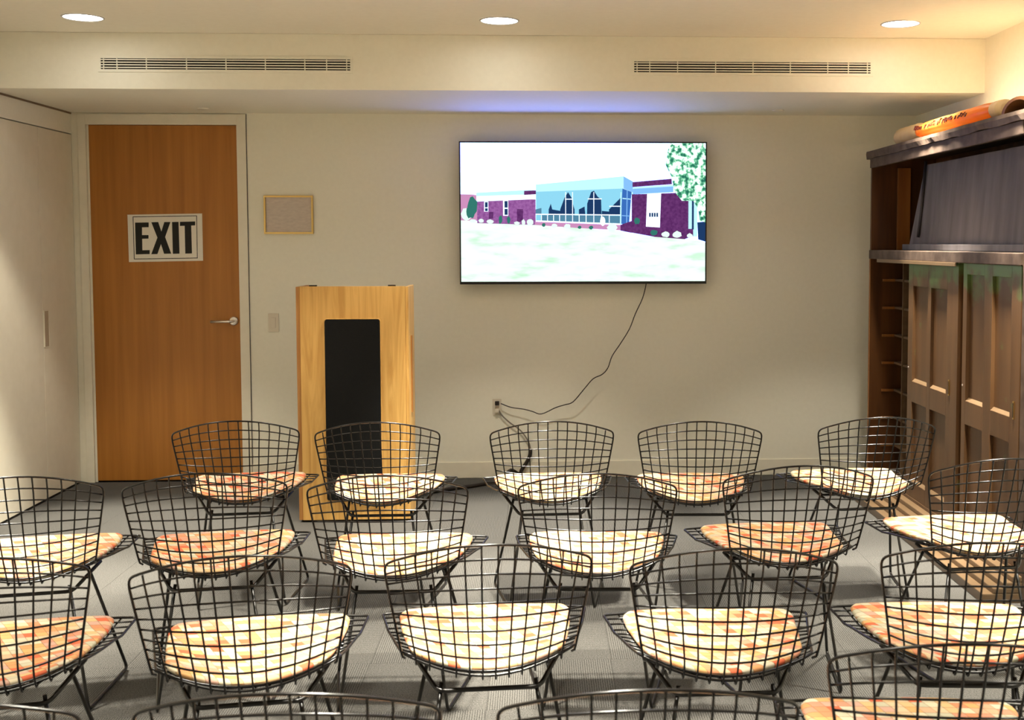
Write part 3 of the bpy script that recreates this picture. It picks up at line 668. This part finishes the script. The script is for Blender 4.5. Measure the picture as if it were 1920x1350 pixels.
# ------------------------------------------------------------------ wire chair
ZCT = [(.118,.416),(.16,.409),(.22,.405),(.30,.411),(.40,.428),(.48,.442),(.55,.449)]
def zc(y): return interp(ZCT, y)
def dd(y): return interp([(.13,1.55),(.42,0.0),(.54,-.10)], y)
def seat_z(x, y): return zc(y)+dd(y)*x*x
def y_rear(x): return .130+.6*x*x
def hs(y): return .2+(y-.154)*(.072/.376)
PROF = [(.40,.129),(.415,.124),(.43,.114),(.48,.090),(.56,.061),(.66,.029),(.76,0.0)]
def back_pt(u, t):
    zt0, hwt = .76, .24
    xt = u*.232; zt = .76-1.05*xt*xt; xb = u*.2; zb = .411+1.55*xb*xb
    z = zt+(zb-zt)*t
    hw = .2+(max(z,.46)-.47)*(.04/.24) if z < .71 else .24
    x = u*min(hw, .24)
    if t >= 1: x = u*.2
    k = .6+(z-.42)*(.47/.34)
    return Vector((x, interp(PROF, z)+k*x*x-.004, z))
def make_chair(label):
    root = empty('wire_chair'); tag(root, label, 'chair', 'black wire chairs set out in rows')
    wr, rr = .0024, .0031
    # back rim
    side = [back_pt(-1, 1-k/14*.80) for k in range(15)]
    top = [back_pt(-.80+1.60*k/18, 0) for k in range(19)]
    a_, b_ = side[-1], top[0]; da = (side[-1]-side[-2]).normalized(); db = (top[0]-top[1]).normalized()
    L_ = (b_-a_).length*.62
    cl = [a_*(1-t)**3+(a_+da*L_)*3*t*(1-t)**2+(b_+db*L_)*3*t*t*(1-t)+b_*t**3 for t in (.15,.3,.4,.5,.6,.7,.85)]
    left = side+cl
    right = [Vector((-p.x, p.y, p.z)) for p in left[::-1]]
    hook = side[0]+Vector((.004,.018,-.010))
    rim = [hook]+left+top+right+[Vector((-hook.x, hook.y, hook.z))]
    bf = tubeo('back_frame', rim, rr, M['wire'], root, 7)
    for i in range(1, 13):
        u = -1+2*i/13
        p = [back_pt(u, (.018 if abs(u) > .8 else 0) if k == 0 else k/14) for k in range(15)]
        p += [p[-1]+Vector((0,.006,-.005)), p[-1]+Vector((0,.018,-.006))]
        tubeo('vertical_wire', p, wr, M['wire'], bf, 6)
    for i in range(1, 10):
        t = i/9.55
        p = [back_pt(-1+2*k/16, t)+Vector((0, .0035, 0)) for k in range(17)]
        tubeo('horizontal_wire', p, wr, M['wire'], bf, 6)
    # seat rim and wires
    rear = [Vector((x, y_rear(x), seat_z(x, y_rear(x)))) for x in [-.2+.4*k/16 for k in range(17)]]
    rs = [Vector((hs(y), y, seat_z(hs(y), y))) for y in [.154+(.50-.154)*k/8 for k in range(1, 9)]]
    front = [Vector((x, .530+.010*(1-(x/.27)**2), seat_z(x, .53))) for x in [.245-.49*k/10 for k in range(11)]]
    cr = fillet([rs[-1], Vector((.272, .530, seat_z(.272,.53))), front[0]], .03, 4)[1:-1]
    clf = [Vector((-p.x, p.y, p.z)) for p in cr[::-1]]; ls = [Vector((-p.x, p.y, p.z)) for p in rs[::-1]]
    sf = tubeo('seat_frame', rear+rs+cr+front+clf+ls, .0034, M['wire'], root, 7, closed=True)
    for i in range(11):
        y = .165+i*.0335
        tubeo('cross_wire', [(hs(y)*(-1+2*k/10), y, seat_z(hs(y)*(-1+2*k/10), y)) for k in range(11)], wr, M['wire'], sf, 6)
    for i in range(1, 13):
        u = -1+2*i/13; y0 = y_rear(.2*u)
        ys = [y0+(.536-y0)*k/9 for k in range(10)]
        tubeo('long_wire', [(u*hs(max(y,.154)), y, seat_z(u*hs(max(y,.154)), y)-.004) for y in ys], wr, M['wire'], sf, 6)
    # seat pad
    half = [(0,.139),(.06,.1415),(.12,.149),(.155,.158),(.176,.175),(.188,.21),(.200,.28),(.212,.36),(.221,.44),(.223,.474),(.216,.496),(.195,.507),(.10,.511),(0,.512)]
    hp = spline([(a, b, 0) for a, b in half], 3); outl = hp+[Vector((-p.x, p.y, 0)) for p in hp[-2:0:-1]]
    bm = bmesh.new(); cen = Vector((0,.33,0)); lv = [(.25,.024),(.5,.024),(.75,.0235),(.92,.022),(.975,.019),(1.0,.0135),(.985,.0065),(.9,.0045),(.5,.0045)]
    rings = []
    for f, dz in lv:
        rings.append([bm.verts.new((q.x, q.y, seat_z(q.x, max(q.y,.132))+dz)) for q in (cen+(p-cen)*f for p in outl)])
    n = len(outl)
    for a, b in zip(rings, rings[1:]):
        for k in range(n): bm.faces.new((a[k], a[(k+1)%n], b[(k+1)%n], b[k])).smooth = True
    ct = bm.verts.new((0,.33, seat_z(0,.33)+.024)); cbm = bm.verts.new((0,.33, seat_z(0,.33)+.0045))
    for k in range(n):
        bm.faces.new((ct, rings[0][k], rings[0][(k+1)%n])).smooth = True; bm.faces.new((cbm, rings[-1][(k+1)%n], rings[-1][k]))
    pad = mesh_obj('seat_pad', bm, M['pad'], root); pad['label'] = 'orange and cream patchwork seat pad'
    # base
    zt = seat_z(.185,.27)-.008
    tubeo('support_bar', fillet([(-.187,.275,zt),(-.122,.172,.366),(.122,.172,.366),(.187,.275,zt)], .02, 4), .0058, M['rod'], root, 8)
    for s in (-1, 1):
        tubeo('sled_leg', fillet([(s*.112,.180,.384),(s*.165,.135,.0065),(s*.225,.480,.0065),(s*.145,.300,.405)], .022, 5), .0052, M['rod'], root, 8)
    tubeo('front_bar', [(-.147,.304,.397),(.147,.304,.397)], .0050, M['rod'], root, 8)
    return root
def copy_tree(o, parent=None):
    c = o.copy(); C.objects.link(c); c.parent = parent
    for ch in list(o.children): copy_tree(ch, c)
    return c
K = 'black wire chair with patchwork pad, '
chairs = [
 (-1.144,-2.583,-6.3, K+'leftmost in the front row, before the exit door'),
 (-.606,-2.641,-.3, K+'front row, directly before the oak lectern'),
 (.058,-2.658,-1.7, K+'third from left in the front row, below the outlet'),
 (.615,-2.692,2.5, K+'fourth from left in the front row'),
 (1.324,-2.630,-4.0, K+'rightmost in the front row, beside the cabinet'),
 (-1.509,-3.596,-11.0, K+'leftmost in the second row, cut by left edge'),
 (-.977,-3.572,-7.4, K+'second from left in the second row'),
 (-.441,-3.631,.3, K+'third from left in the second row'),
 (.174,-3.639,2.6, K+'fourth from left in the second row'),
 (.802,-3.555,-3.0, K+'fifth from left in the second row'),
 (1.463,-3.478,-4.0, K+'rightmost in the second row, against the cabinet base'),
 (-1.217,-4.466,-11.8, K+'leftmost in the third row, cut by left edge'),
 (-.642,-4.473,-8.2, K+'second from left in the third row'),
 (-.106,-4.409,-4.0, K+'middle of the third row'),
 (.441,-4.469,.4, K+'fourth from left in the third row'),
 (1.018,-4.449,4.4, K+'rightmost in the third row, cut by right edge'),
 (-.938,-5.237,0.0, K+'nearest row, only a rim corner at bottom left'),
 (-.388,-5.236,0.0, K+'nearest row, second from left at bottom edge'),
 (.172,-5.250,0.0, K+'nearest row, third from left at bottom edge'),
 (.732,-5.082,5.0, K+'nearest row, rightmost at the bottom right corner'),
]
proto = make_chair(chairs[0][3])
for i, (x, y, a, lab) in enumerate(chairs):
    o = proto if i == 0 else copy_tree(proto)
    o.location = (x, y, 0); o.rotation_euler = (0, 0, -math.radians(a)); o['label'] = lab
